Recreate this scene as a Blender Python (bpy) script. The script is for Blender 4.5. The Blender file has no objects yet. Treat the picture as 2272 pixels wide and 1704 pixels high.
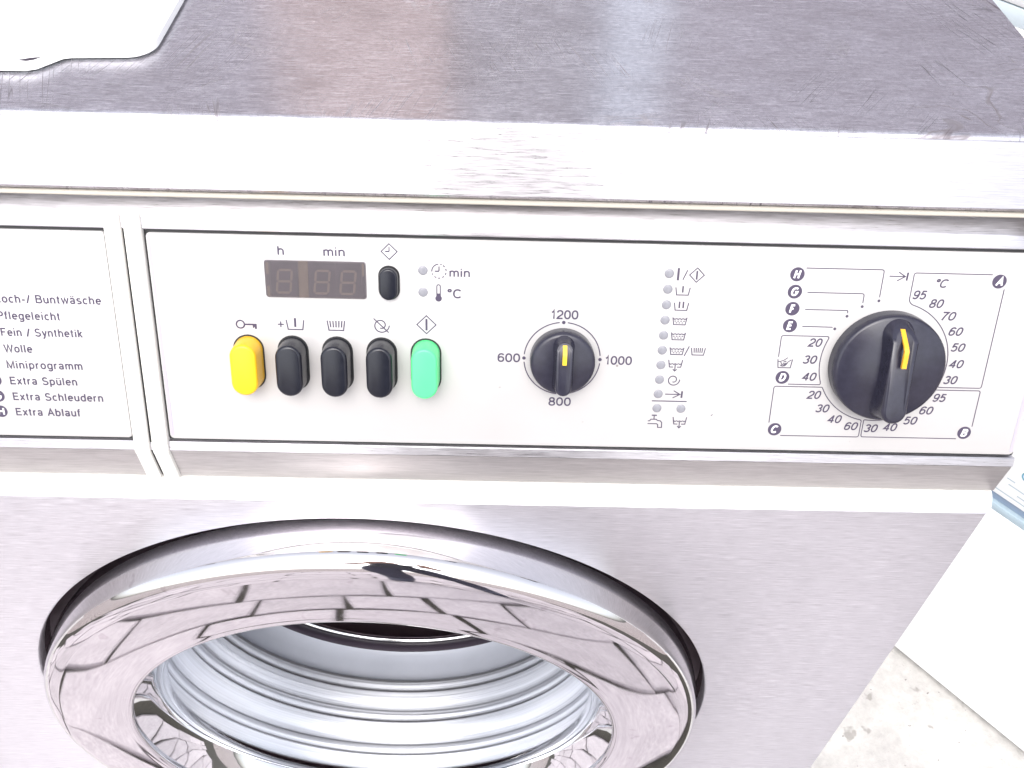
import bpy, bmesh, math, random
from mathutils import Matrix, Vector
random.seed(7)
sc = bpy.context.scene
COL = sc.collection
R = math.radians

# ------------------------------------------------------------------ camera
cam_d = bpy.data.cameras.new("camera")
cam = bpy.data.objects.new("camera", cam_d); COL.objects.link(cam)
sc.camera = cam
cam_d.sensor_width = 36.0
cam_d.lens = 36.0 * 2030.6 / 2272.0
cam_d.clip_start = 0.01; cam_d.clip_end = 500
def cam_axes(yaw, pitch, roll):
    f = Vector((math.sin(yaw)*math.cos(pitch), math.cos(yaw)*math.cos(pitch), -math.sin(pitch)))
    r = Vector((math.cos(yaw), -math.sin(yaw), 0)); d = f.cross(r)
    c, s = math.cos(roll), math.sin(roll)
    return c*r + s*d, -s*r + c*d, f
ar, ad, af = cam_axes(R(1.554), R(46.543), R(-2.320))
cm = Matrix((( ar.x, -ad.x, -af.x, 0.06755), (ar.y, -ad.y, -af.y, -0.24873), (ar.z, -ad.z, -af.z, 0.5588+0.473), (0, 0, 0, 1)))
cam.matrix_world = cm

# ------------------------------------------------------------------ light: bright overcast day
SUN_EL, SUN_AZ = R(54), R(187)       # azimuth measured clockwise from +Y; sun stands in front of the machine, to the left
w = bpy.data.worlds.new("World"); sc.world = w; w.use_nodes = True
nt = w.node_tree; nt.nodes.clear()
sky = nt.nodes.new('ShaderNodeTexSky'); sky.sky_type = 'NISHITA'; sky.sun_disc = False
sky.sun_elevation = SUN_EL; sky.sun_rotation = SUN_AZ
sky.air_density = 1.0; sky.dust_density = 3.0; sky.ozone_density = 1.0
hs = nt.nodes.new('ShaderNodeHueSaturation'); hs.inputs['Saturation'].default_value = 0.30; hs.inputs['Value'].default_value = 1.0
bg = nt.nodes.new('ShaderNodeBackground'); bg.inputs['Strength'].default_value = 0.15
wo = nt.nodes.new('ShaderNodeOutputWorld')
nt.links.new(sky.outputs[0], hs.inputs['Color']); nt.links.new(hs.outputs[0], bg.inputs[0]); nt.links.new(bg.outputs[0], wo.inputs[0])
sun_d = bpy.data.lights.new("sun", 'SUN'); sun_d.energy = 0.9; sun_d.angle = R(60); sun_d.color = (1.0, 0.975, 0.945)
sun = bpy.data.objects.new("sun", sun_d); COL.objects.link(sun)
sd = Vector((math.sin(SUN_AZ)*math.cos(SUN_EL), math.cos(SUN_AZ)*math.cos(SUN_EL), math.sin(SUN_EL)))
sun.rotation_euler = sd.to_track_quat('Z', 'Y').to_euler()
sc.view_settings.view_transform = 'Standard'; sc.view_settings.look = 'None'
sc.view_settings.gamma = 1.0; sc.view_settings.use_curve_mapping = False
sc.view_settings.exposure = 1.3
sc.render.engine = 'CYCLES'

# ------------------------------------------------------------------ materials
class NB:
    def __init__(s, name):
        s.m = bpy.data.materials.new(name); s.m.use_nodes = True; s.t = s.m.node_tree
        s.b = s.t.nodes['Principled BSDF']
    def n(s, typ, **kw):
        nd = s.t.nodes.new('ShaderNode'+typ)
        for k, v in kw.items():
            if k in nd.inputs: nd.inputs[k].default_value = v
            else: setattr(nd, k, v)
        return nd
    def l(s, a, b): s.t.links.new(a, b)
    def coord(s, scale=(1,1,1), rot=(0,0,0), kind='Object'):
        c = s.n('TexCoord'); m = s.n('Mapping'); m.inputs['Scale'].default_value = scale; m.inputs['Rotation'].default_value = rot
        s.l(c.outputs[kind], m.inputs['Vector']); return m.outputs[0]
    def noise(s, vec, scale=1.0, detail=3.0, rough=0.5, dist=0.0):
        nd = s.n('TexNoise', Scale=scale, Detail=detail, Roughness=rough, Distortion=dist); s.l(vec, nd.inputs['Vector']); return nd.outputs['Fac']
    def ramp(s, fac, stops):
        r = s.n('ValToRGB'); e = r.color_ramp.elements
        while len(e) < len(stops): e.new(0.5)
        for i, (p, c) in enumerate(stops):
            e[i].position = p; e[i].color = (c, c, c, 1) if isinstance(c, (int, float)) else (*c, 1)
        s.l(fac, r.inputs[0]); return r.outputs[0]
    def mix(s, fac, a, b, mode='MIX'):
        m = s.n('MixRGB', blend_type=mode)
        for sock, v in ((m.inputs[0], fac), (m.inputs[1], a), (m.inputs[2], b)):
            if isinstance(v, (int, float)): sock.default_value = v
            elif isinstance(v, tuple): sock.default_value = (*v, 1)
            else: s.l(v, sock)
        return m.outputs[0]
    def math(s, op, a, b=0.0):
        m = s.n('Math', operation=op)
        for sock, v in ((m.inputs[0], a), (m.inputs[1], b)):
            if isinstance(v, (int, float)): sock.default_value = v
            else: s.l(v, sock)
        return m.outputs[0]
    def bump(s, h, strength=0.2, dist=0.001):
        b = s.n('Bump', Strength=strength, Distance=dist); s.l(h, b.inputs['Height']); s.l(b.outputs[0], s.b.inputs['Normal']); return b
    def set(s, **kw):
        for k, v in kw.items():
            k = k.replace('_', ' ')
            if isinstance(v, tuple) and len(v) == 3: v = (*v, 1)
            s.b.inputs[k].default_value = v
        return s

def plain(name, col, rough=0.45, metal=0.0, vary=0.04, scale=60, coat=0.0, bump=0.0, **kw):
    b = NB(name); b.set(Base_Color=col, Roughness=rough, Metallic=metal, Coat_Weight=coat, **kw)
    v = b.coord(); n = b.noise(v, scale, 4, 0.6)
    f = b.ramp(n, [(0.3, 1-vary), (0.7, 1+vary*0.0)])
    b.l(b.mix(1.0, col, f, 'MULTIPLY'), b.b.inputs['Base Color'])
    rr = b.math('MULTIPLY_ADD', n, 0.10); b.t.nodes[-1].inputs[2].default_value = rough-0.05
    b.l(rr, b.b.inputs['Roughness'])
    if bump: b.bump(b.noise(v, scale*12, 3), bump, 0.0004)
    return b.m

def brushed(name, col=(0.73, 0.715, 0.755), rough=0.36, bumpd=0.0, aniso=0.85, lines=(90, 2600, 2600)):
    b = NB(name); b.set(Base_Color=col, Metallic=1.0, Roughness=rough)
    v = b.coord(lines); n = b.noise(v, 1.0, 4, 0.7)
    n2 = b.noise(b.coord((25, 700, 700)), 1.0, 2, 0.5)
    f = b.ramp(n, [(0.25, 0.70), (0.75, 1.16)])
    f2 = b.ramp(n2, [(0.3, 0.95), (0.7, 1.03)])
    c = b.mix(1.0, b.mix(1.0, col, f, 'MULTIPLY'), f2, 'MULTIPLY')
    cl = b.noise(b.coord((9, 9, 9)), 1.0, 4, 0.6)
    c = b.mix(1.0, c, b.ramp(cl, [(0.3, 0.98), (0.7, 1.01)]), 'MULTIPLY')
    b.l(c, b.b.inputs['Base Color'])
    b.l(b.ramp(n, [(0.3, rough-0.06), (0.7, rough+0.1)]), b.b.inputs['Roughness'])
    if bumpd: b.bump(n, bumpd, 0.0006)
    g = b.n('NewGeometry'); cr = b.n('VectorMath', operation='CROSS_PRODUCT'); b.l(g.outputs['True Normal'], cr.inputs[0]); cr.inputs[1].default_value = (1, 0, 0)
    b.l(cr.outputs[0], b.b.inputs['Tangent']); b.b.inputs['Anisotropic'].default_value = aniso
    return b

M = {}
M['steel'] = brushed('brushed_steel').m
M['strip'] = brushed('shade_toned_steel_strip', (0.52, 0.497, 0.497), 0.36).m  # same steel made darker: the grey ground reflection is put into its colour
M['steel_trim'] = brushed('brushed_steel_trim', (0.60, 0.585, 0.62), 0.32).m

def lid_mat():
    b = brushed('scratched_steel_lid', (0.70, 0.68, 0.74), 0.22, 0.0, 0.9)
    base = b.b.inputs['Base Color'].links[0].from_socket
    rough = b.b.inputs['Roughness'].links[0].from_socket
    # thin dark scratches running in several directions
    def scratch(ang, sx, sy, lo, hi, seed, maskscale, mlo):
        c = b.n('TexCoord'); m = b.n('Mapping'); m.inputs['Rotation'].default_value = (0, 0, ang); m.inputs['Location'].default_value = (seed, seed*0.7, 0)
        b.l(c.outputs['Object'], m.inputs['Vector'])
        m2 = b.n('Mapping'); m2.inputs['Scale'].default_value = (sx, sy, 1); b.l(m.outputs[0], m2.inputs['Vector'])
        nz = b.noise(m2.outputs[0], 1.0, 1.0, 0.4, 0.15)
        ridge = b.math('ABSOLUTE', b.math('SUBTRACT', nz, 0.5))
        line = b.ramp(ridge, [(lo, 1.0), (hi, 0.0)])
        mk = b.ramp(b.noise(b.coord((maskscale,)*3, (0, 0, seed)), 1.0, 2), [(mlo, 0.0), (mlo+0.08, 1.0)])
        return b.math('MULTIPLY', line, mk)
    s1 = scratch(R(72), 9, 330, 0.004, 0.020, 3.1, 22, 0.56)
    s2 = scratch(R(104), 8, 300, 0.004, 0.018, 8.7, 18, 0.57)
    s3 = scratch(R(128), 10, 260, 0.003, 0.014, 5.3, 14, 0.59)
    s4 = scratch(R(12), 7, 260, 0.003, 0.012, 1.9, 12, 0.60)
    s = b.math('MAXIMUM', b.math('MAXIMUM', s1, s2), b.math('MAXIMUM', s3, s4))
    # worm-like dried water marks and blotches
    st = b.noise(b.coord((34, 34, 34)), 1.0, 3, 0.5, 1.4)
    worm = b.ramp(b.math('ABSOLUTE', b.math('SUBTRACT', st, 0.5)), [(0.006, 1.0), (0.03, 0.0)])
    wm = b.ramp(b.noise(b.coord((13, 13, 13), (0, 0, 2)), 1.0, 2), [(0.55, 0.0), (0.66, 1.0)])
    worm = b.math('MULTIPLY', worm, wm)
    blot = b.ramp(b.noise(b.coord((26, 40, 30), (0, 0, 1)), 1.0, 6, 0.7), [(0.40, 0.0), (0.72, 1.0)])
    grain = b.ramp(b.noise(b.coord((420, 420, 420)), 1.0, 4, 0.7), [(0.3, 0.74), (0.75, 1.10)])
    c = b.mix(1.0, base, grain, 'MULTIPLY')
    c = b.mix(b.math('MULTIPLY', blot, 0.42), c, (0.30, 0.27, 0.29))
    c = b.mix(b.math('MULTIPLY', s, 0.75), c, (0.10, 0.085, 0.10))
    c = b.mix(b.math('MULTIPLY', worm, 0.65), c, (0.15, 0.11, 0.11))
    # pale scuffs
    sc1 = scratch(R(96), 6, 160, 0.002, 0.014, 12.4, 9, 0.60)
    c = b.mix(b.math('MULTIPLY', sc1, 0.6), c, (0.85, 0.85, 0.9))
    speck = b.ramp(b.noise(b.coord((260, 260, 260), (0, 0, 3)), 1.0, 1), [(0.80, 0.0), (0.83, 1.0)])
    c = b.mix(b.math('MULTIPLY', speck, 0.8), c, (0.92, 0.92, 0.95))
    b.l(c, b.b.inputs['Base Color'])
    b.l(b.math('ADD', rough, b.math('MULTIPLY', b.math('MAXIMUM', s, worm), 0.2)), b.b.inputs['Roughness'])
    b.set(Metallic=0.92)
    return b.m
M['lid'] = lid_mat()

def chrome(name, col, rough, dirt=True):
    b = NB(name); b.set(Base_Color=col, Metallic=1.0, Roughness=rough)
    v = b.coord((55, 55, 55)); n = b.noise(v, 1.0, 5, 0.65)
    b.l(b.ramp(n, [(0.35, rough), (0.62, rough+0.02), (0.80, rough+0.16)]), b.b.inputs['Roughness'])
    if dirt:
        sp = b.ramp(b.noise(b.coord((60, 60, 60), (1, 2, 3)), 1.0, 3, 0.6, 0.3), [(0.66, 0.0), (0.70, 1.0)])
        b.l(b.mix(b.math('MULTIPLY', sp, 0.35), col, (0.42, 0.36, 0.40)), b.b.inputs['Base Color'])
        scf = b.ramp(b.noise(b.coord((40, 160, 160), (0.4, 0.9, 0.2)), 1.0, 5, 0.75, 0.6), [(0.70, 0.0), (0.74, 1.0)])
        b.l(b.mix(b.math('MULTIPLY', scf, 0.5), b.b.inputs['Base Color'].links[0].from_socket, (0.95, 0.95, 0.96)), b.b.inputs['Base Color'])
        b.bump(b.noise(b.coord((14, 14, 14)), 1.0, 1), 0.05, 0.004)
    return b.m
M['chrome'] = chrome('polished_chrome', (0.72, 0.70, 0.72), 0.03)
M['flange'] = chrome('bright_chrome_flange', (0.78, 0.78, 0.80), 0.03, False)
def bowl_mat():
    b = NB('ribbed_glass_bowl'); col = (0.86, 0.88, 0.93); b.set(Base_Color=col, Metallic=1.0, Roughness=0.3)
    n = b.noise(b.coord((1.5, 420, 1.5)), 1.0, 4, 0.7); n2 = b.noise(b.coord((6, 60, 6)), 1.0, 3, 0.6)
    c = b.mix(1.0, b.mix(1.0, col, b.ramp(n, [(0.3, 0.80), (0.7, 1.08)]), 'MULTIPLY'), b.ramp(n2, [(0.3, 0.84), (0.7, 1.05)]), 'MULTIPLY')
    b.l(c, b.b.inputs['Base Color']); b.l(b.ramp(n, [(0.3, 0.34), (0.7, 0.55)]), b.b.inputs['Roughness']); b.bump(n, 0.2, 0.0010)
    return b.m
M['bowl'] = bowl_mat()
M['edge_ring'] = chrome('bright_drum_edge', (0.92, 0.92, 0.93), 0.12, False)
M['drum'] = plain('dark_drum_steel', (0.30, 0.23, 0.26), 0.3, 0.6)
M['seal'] = plain('grey_rubber_seal', (0.44, 0.46, 0.52), 0.35, 0.0, 0.08, 40)
M['dark_seal'] = plain('dark_rubber_lip', (0.045, 0.035, 0.05), 0.4)
M['gap'] = plain('dark_gap_plastic', (0.12, 0.09, 0.105), 0.2, 0.0, 0.3, 20)
M['panel'] = plain('white_enamel_panel', (0.515, 0.505, 0.502), 0.22, 0.0, 0.05, 14, coat=0.15)
def grime():
    b = M['panel'].node_tree; p = b.nodes['Principled BSDF']; src = p.inputs['Base Color'].links[0].from_socket
    tc = b.nodes.new('ShaderNodeTexCoord'); n = b.nodes.new('ShaderNodeTexNoise'); n.inputs['Scale'].default_value = 120; n.inputs['Detail'].default_value = 1
    n2 = b.nodes.new('ShaderNodeTexNoise'); n2.inputs['Scale'].default_value = 9
    b.links.new(tc.outputs['Object'], n.inputs['Vector']); b.links.new(tc.outputs['Object'], n2.inputs['Vector'])
    r = b.nodes.new('ShaderNodeValToRGB'); r.color_ramp.elements[0].position = 0.80; r.color_ramp.elements[1].position = 0.82; b.links.new(n.outputs['Fac'], r.inputs[0])
    r2 = b.nodes.new('ShaderNodeValToRGB'); r2.color_ramp.elements[0].position = 0.35; r2.color_ramp.elements[0].color = (0.93, 0.92, 0.92, 1); r2.color_ramp.elements[1].position = 0.65; b.links.new(n2.outputs['Fac'], r2.inputs[0])
    m0 = b.nodes.new('ShaderNodeMixRGB'); m0.blend_type = 'MULTIPLY'; m0.inputs[0].default_value = 1; b.links.new(src, m0.inputs[1]); b.links.new(r2.outputs[0], m0.inputs[2])
    m = b.nodes.new('ShaderNodeMixRGB'); m.inputs[2].default_value = (0.22, 0.20, 0.19, 1); b.links.new(r.outputs[0], m.inputs[0]); b.links.new(m0.outputs[0], m.inputs[1]); b.links.new(m.outputs[0], p.inputs['Base Color'])
grime()
M['panel_edge'] = plain('lavender_panel_edge', (0.42, 0.39, 0.47), 0.3)
M['cream'] = plain('cream_plastic', (0.78, 0.765, 0.73), 0.4, 0.0, 0.02)
M['beige'] = plain('beige_trim_strip', (0.46, 0.43, 0.375), 0.45)
M['black'] = plain('black_button_plastic', (0.008, 0.009, 0.017), 0.24, 0.0, 0.2, 300, bump=0.03)
M['knob'] = plain('black_knob_plastic', (0.026, 0.025, 0.042), 0.24, 0.0, 0.25, 260, bump=0.05)
M['yellow'] = plain('yellow_button_plastic', (0.86, 0.48, 0.01), 0.33, 0.0, 0.03)
M['green'] = plain('green_button_plastic', (0.10, 0.78, 0.27), 0.33, 0.0, 0.03)
M['hole'] = plain('button_hole', (0.02, 0.02, 0.022), 0.5)
M['ink'] = plain('print_ink', (0.060, 0.046, 0.085), 0.6, 0.0, 0.05, 900)
M['ink_thin'] = plain('print_ink_thin', (0.075, 0.060, 0.095), 0.6, 0.0, 0.05, 900)
M['white_ink'] = plain('white_letter_ink', (0.8, 0.79, 0.8), 0.5)
M['marker'] = plain('yellow_pointer_mark', (0.80, 0.56, 0.03), 0.45)
M['marker2'] = plain('orange_pointer_mark', (0.78, 0.40, 0.02), 0.45)
M['led'] = plain('clear_indicator_lens', (0.27, 0.27, 0.30), 0.25, 0.0, 0.15, 200, coat=0.2)
M['disp'] = plain('display_backing', (0.20, 0.18, 0.195), 0.4, 0.0, 0.2, 200)
M['module'] = plain('display_digit_block', (0.165, 0.147, 0.172), 0.4, 0.0, 0.15, 200)
M['segment'] = plain('unlit_segment', (0.28, 0.235, 0.21), 0.4)
M['sepbar'] = plain('display_divider', (0.30, 0.255, 0.215), 0.5, 0.0, 0.15, 300)
M['white_plastic'] = plain('white_plastic', (0.86, 0.86, 0.855), 0.4, 0.0, 0.015)
M['enamel'] = plain('white_appliance_enamel', (0.86, 0.87, 0.865), 0.3, 0.0, 0.01, 10)
M['enamel_blue'] = plain('bluish_white_plastic', (0.62, 0.70, 0.74), 0.4)
M['pale_blue'] = plain('pale_blue_plastic', (0.28, 0.36, 0.48), 0.4)
M['paler_blue'] = plain('paler_blue_plastic', (0.40, 0.50, 0.56), 0.4)
M['cyan_ink'] = plain('cyan_print', (0.12, 0.33, 0.42), 0.5)
M['green_edge'] = plain('pale_green_edge', (0.62, 0.68, 0.65), 0.4)

def glass_pane():
    b = NB('smoked_display_glass'); t = b.t
    tr = b.n('BsdfTransparent'); tr.inputs[0].default_value = (0.80, 0.77, 0.78, 1)
    gl = b.n('BsdfGlossy'); gl.inputs['Roughness'].default_value = 0.12
    fr = b.n('Fresnel', IOR=1.45); mx = b.n('MixShader')
    b.l(fr.outputs[0], mx.inputs[0]); b.l(tr.outputs[0], mx.inputs[1]); b.l(gl.outputs[0], mx.inputs[2])
    b.l(mx.outputs[0], t.nodes['Material Output'].inputs[0]); return b.m
M['pane'] = glass_pane()
def clear_glass():
    b = NB('clear_door_glass'); t = b.t
    tr = b.n('BsdfTransparent'); tr.inputs[0].default_value = (0.93, 0.95, 0.97, 1)
    gl = b.n('BsdfGlossy'); gl.inputs['Roughness'].default_value = 0.04
    fr = b.n('Fresnel', IOR=1.5); mx = b.n('MixShader')
    b.l(fr.outputs[0], mx.inputs[0]); b.l(tr.outputs[0], mx.inputs[1]); b.l(gl.outputs[0], mx.inputs[2])
    b.l(mx.outputs[0], t.nodes['Material Output'].inputs[0]); return b.m
M['clear'] = clear_glass()

def stone_mat():
    b = NB('paving_stone'); b.set(Roughness=0.85)
    v = b.coord(kind='Object'); info = b.n('ObjectInfo')
    n = b.noise(v, 18, 6, 0.65); n2 = b.noise(v, 140, 4, 0.7)
    c = b.mix(b.ramp(n, [(0.3, 0.0), (0.7, 1.0)]), (0.45, 0.41, 0.425), (0.59, 0.54, 0.555))
    c = b.mix(1.0, c, b.ramp(n2, [(0.3, 0.8), (0.7, 1.08)]), 'MULTIPLY')
    c = b.mix(1.0, c, b.ramp(info.outputs['Random'], [(0.0, 0.84), (1.0, 1.1)]), 'MULTIPLY')
    blot = b.ramp(b.noise(b.coord((7, 7, 7), (0, 0, 1)), 1.0, 3, 0.5), [(0.66, 0.0), (0.70, 1.0)])
    c = b.mix(b.math('MULTIPLY', blot, 0.42), c, (0.16, 0.13, 0.16))
    b.l(c, b.b.inputs['Base Color']); b.bump(n2, 0.4, 0.003); return b.m
M['stone'] = stone_mat()
M['joint'] = plain('joint_soil', (0.06, 0.055, 0.045), 0.95, 0.0, 0.4, 90)
def concrete_mat():
    b = NB('pale_concrete'); b.set(Roughness=0.9)
    v = b.coord(); n = b.noise(v, 9, 6, 0.65); n2 = b.noise(v, 70, 5, 0.75)
    c = b.mix(b.ramp(n, [(0.35, 0.0), (0.65, 1.0)]), (0.41, 0.395, 0.385), (0.54, 0.525, 0.505))
    d = b.ramp(b.noise(v, 34, 3, 0.6), [(0.63, 0.0), (0.69, 1.0)])
    c = b.mix(b.math('MULTIPLY', d, 0.6), c, (0.20, 0.185, 0.17))
    s = b.ramp(b.noise(b.coord((150, 150, 150)), 1.0, 2), [(0.70, 0.0), (0.74, 1.0)])
    c = b.mix(b.math('MULTIPLY', s, 0.7), c, (0.12, 0.11, 0.11))
    c = b.mix(1.0, c, b.ramp(n2, [(0.3, 0.82), (0.7, 1.06)]), 'MULTIPLY')
    b.l(c, b.b.inputs['Base Color']); b.bump(n2, 0.5, 0.003); return b.m
M['concrete'] = concrete_mat()
def ground_mat():
    b = NB('distant_paving'); b.set(Roughness=0.9)
    br = b.n('TexBrick', Scale=1.0); br.inputs['Brick Width'].default_value = 0.2; br.inputs['Row Height'].default_value = 0.1; br.inputs['Mortar Size'].default_value = 0.008
    br.inputs['Color1'].default_value = (0.30, 0.26, 0.25, 1); br.inputs['Color2'].default_value = (0.38, 0.33, 0.32, 1); br.inputs['Mortar'].default_value = (0.1, 0.09, 0.08, 1)
    b.l(b.coord(), br.inputs['Vector']); b.l(br.outputs[0], b.b.inputs['Base Color']); return b.m
M['ground'] = ground_mat()
M['render'] = plain('grey_wall_render', (0.24, 0.225, 0.26), 0.9, 0.0, 0.15, 6)
M['brick'] = plain('reddish_brick', (0.37, 0.285, 0.265), 0.9, 0.0, 0.2, 14)
M['dark_wood'] = plain('dark_door_wood', (0.17, 0.16, 0.185), 0.6, 0.0, 0.2, 20)
M['white_paint'] = plain('white_post_paint', (0.86, 0.86, 0.88), 0.5)

# ------------------------------------------------------------------ object helpers (all lengths in mm, ground at z = 0)
MM = 0.001
ZC = 473.0                          # door centre above the ground
WM = {}                             # world matrices
def link(name, me, mat=None, parent=None, world=None, smooth=None):
    o = bpy.data.objects.new(name, me); COL.objects.link(o)
    if mat is not None and me is not None and len(me.materials) == 0: me.materials.append(M[mat] if isinstance(mat, str) else mat)
    W = world if world is not None else Matrix.Identity(4)
    WM[o] = W
    if parent is not None:
        o.parent = parent; o.matrix_parent_inverse = Matrix.Identity(4)
        o.matrix_basis = WM[parent].inverted() @ W
    else: o.matrix_basis = W
    return o
def mesh(name, verts, faces, smooth=False, angle=None):
    me = bpy.data.meshes.new(name)
    me.from_pydata([(a*MM, b*MM, c*MM) for a, b, c in verts], [], faces); me.update()
    bm = bmesh.new(); bm.from_mesh(me); bmesh.ops.recalc_face_normals(bm, faces=bm.faces)
    if smooth:
        for f in bm.faces: f.smooth = True
        if angle:
            for e in bm.edges:
                if len(e.link_faces) == 2 and e.calc_face_angle(0) > R(angle): e.smooth = False
    bm.to_mesh(me); bm.free(); return me
def from_bm(name, bm, smooth=True, angle=35):
    bmesh.ops.recalc_face_normals(bm, faces=bm.faces)
    for f in bm.faces: f.smooth = smooth
    for e in bm.edges:
        if len(e.link_faces) == 2 and e.calc_face_angle(0) > R(angle): e.smooth = False
    for v in bm.verts: v.co *= MM
    me = bpy.data.meshes.new(name); bm.to_mesh(me); bm.free(); return me
def empty(name, loc):
    o = bpy.data.objects.new(name, None); COL.objects.link(o); o.empty_display_size = 0.05
    W = Matrix.Translation(Vector(loc)*MM); WM[o] = W; o.matrix_basis = W; return o
def tag(o, label=None, cat=None, group=None, kind=None):
    if label: o['label'] = label
    if cat: o['category'] = cat
    if group: o['group'] = group
    if kind: o['kind'] = kind
    return o
def box_bm(x0, x1, y0, y1, z0, z1, bev=0.0, seg=2):
    bm = bmesh.new(); bmesh.ops.create_cube(bm, size=1)
    for v in bm.verts: v.co = Vector(((x0+x1)/2+v.co.x*(x1-x0), (y0+y1)/2+v.co.y*(y1-y0), (z0+z1)/2+v.co.z*(z1-z0)))
    if bev: bmesh.ops.bevel(bm, geom=bm.edges[:], offset=bev, segments=seg, affect='EDGES', profile=0.5)
    return bm
def extrude_x(name, prof, x0, x1, bev=0.0, seg=2, smooth=True):
    """closed (y, z) outline swept along X"""
    bm = bmesh.new()
    a = [bm.verts.new((x0, y, z)) for y, z in prof]; b = [bm.verts.new((x1, y, z)) for y, z in prof]
    bm.faces.new(a); bm.faces.new(b[::-1]); n = len(prof)
    for i in range(n): bm.faces.new((a[i], b[i], b[(i+1) % n], a[(i+1) % n]))
    bmesh.ops.recalc_face_normals(bm, faces=bm.faces)
    if bev: bmesh.ops.bevel(bm, geom=bm.edges[:], offset=bev, segments=seg, affect='EDGES', profile=0.5)
    return from_bm(name, bm, smooth)
def arc(c, r, a0, a1, n): return [(c[0]+r*math.cos(R(a0+(a1-a0)*i/n)), c[1]+r*math.sin(R(a0+(a1-a0)*i/n))) for i in range(n+1)]
def lathe(name, prof, n=160, angle=40, closed=False):
    """(y, r) outline turned about the door axis (Y axis through the door centre)"""
    bm = bmesh.new(); rings = []
    for k in range(n):
        a = 2*math.pi*k/n
        rings.append([bm.verts.new((r*math.cos(a), y, ZC+r*math.sin(a))) for y, r in prof])
    m = len(prof)
    for k in range(n):
        A, B = rings[k], rings[(k+1) % n]
        for i in range(m if closed else m-1): bm.faces.new((A[i], A[(i+1) % m], B[(i+1) % m], B[i]))
    return from_bm(name, bm, True, angle)

# ------------------------------------------------------------------ fascia frame: u right, v up the slope, w out of the panel
TILT = R(24.76); st, ct = math.sin(TILT), math.cos(TILT)
OY, OZ = 6.4, 250.7+ZC
FM = Matrix(((1, 0, 0, 0), (0, st, -ct, OY*MM), (0, ct, st, OZ*MM), (0, 0, 0, 1)))
def F2(v, w): return (OY+v*st-w*ct, OZ+v*ct+w*st)          # (y, z) of a point of the fascia section
def FMat(u, v, w=0.0, ang=0.0): return FM @ Matrix.Translation(Vector((u, v, w))*MM) @ Matrix.Rotation(R(ang), 4, 'Z')

# ================================================================== setting
gr = link('ground', mesh('ground', [(-60000, -60000, -22), (60000, -60000, -22), (60000, 60000, -22), (-60000, 60000, -22)], [(0, 1, 2, 3)]), 'ground'); tag(gr, kind='structure')
pv = link('paving', mesh('paving', [(-1500, -1650, -16), (1500, -1650, -16), (1500, -60, -16), (-1500, -60, -16)], [(0, 1, 2, 3)]), 'joint'); tag(pv, kind='structure')
cs = link('concrete_ground', from_bm('concrete_ground', box_bm(-2600, 3200, -62, 3000, -120, 0, 4)), 'concrete'); tag(cs, kind='structure')
ROT = Matrix.Translation(Vector((0, -0.1, 0))) @ Matrix.Rotation(R(-9), 4, 'Z')
stones = 0
row_y = -20.0
for r_i in range(14):
    dep = random.choice((108, 120, 132, 144)); xx = -1350 + random.uniform(0, 160)
    while xx < 1350 and stones < 298:
        ln = random.choice((120, 155, 190, 225, 260)); g = random.uniform(5, 9)
        x0, x1, y0, y1 = xx, xx+ln, row_y-dep, row_y
        cxm, cym = (x0+x1)/2, (y0+y1)/2
        if -1050 < cxm < 950:
            hx, hy = (x1-x0-g)/2, (y1-y0-g)/2
            bm = bmesh.new(); b4 = []; t4 = []
            j = lambda s: random.uniform(-s, s)
            for sx, sy in ((-1, -1), (1, -1), (1, 1), (-1, 1)):
                px, py = sx*hx+j(7), sy*hy+j(7)
                b4.append(bm.verts.new((px, py, -30))); t4.append(bm.verts.new((px, py, j(1.5))))
            bm.faces.new(t4)
            for i in range(4): bm.faces.new((b4[i], b4[(i+1) % 4], t4[(i+1) % 4], t4[i]))
            bmesh.ops.bevel(bm, geom=[e for e in bm.edges if all(v.co.z > -20 for v in e.verts)], offset=4, segments=1, affect='EDGES')
            s = link('paving_stone', from_bm('paving_stone', bm, False), 'stone', pv, ROT @ Matrix.Translation(Vector((cxm, cym, -4))*MM) @ Matrix.Rotation(R(random.uniform(-2.5, 2.5)), 4, 'Z'))
            stones += 1
        xx += ln
    row_y -= dep

# back wall of the yard, seen only as reflections in the steel lid
hw = empty('house_wall', (0, 1560, 0))
tag(hw, 'grey rendered house wall behind the machine, reflected in the steel lid', 'wall')
link('wall_face', from_bm('wall_face', box_bm(-4000, 287, 1560, 1640, -10, 2900, 5)), 'render', hw)
link('brick_pier', from_bm('brick_pier', box_bm(-410, -40, 1500, 1557, -5, 2900, 5)), 'brick', hw)
link('door_leaf', from_bm('door_leaf', box_bm(-30, 275, 1520, 1557, -4, 2900, 5)), 'dark_wood', hw)
gw = link('yard_wall', from_bm('yard_wall', box_bm(425, 4000, 1560, 1640, -10, 2900, 5)), 'render')
tag(gw, 'second grey rendered wall beyond a narrow gap, reflected in the steel lid', 'wall')

# ================================================================== the washing machine
wm = empty('washing_machine', (0, 300, 0))
tag(wm, 'brushed steel front-loading washing machine with white control panel and chrome porthole door', 'washing machine')
XR = 297.5

# ---- cabinet
cab = bmesh.new()
def addbox(bm, *a):
    b = box_bm(*a); me = bpy.data.meshes.new('t'); b.to_mesh(me); b.free(); bm.from_mesh(me); bpy.data.meshes.remove(me)
addbox(cab, -297, -295, 26, 600, 60, ZC+372); addbox(cab, 295, 297, 26, 600, 60, ZC+372); addbox(cab, -294.5, 294.5, 597, 599, 60, ZC+372)
addbox(cab, -294.5, 294.5, 30, 596, 62, 66)
link('cabinet', from_bm('cabinet', cab, False), 'steel', wm)
link('plinth', from_bm('plinth', box_bm(-290, 290, 25, 590, 5, 59, 2)), 'hole', wm)

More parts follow.
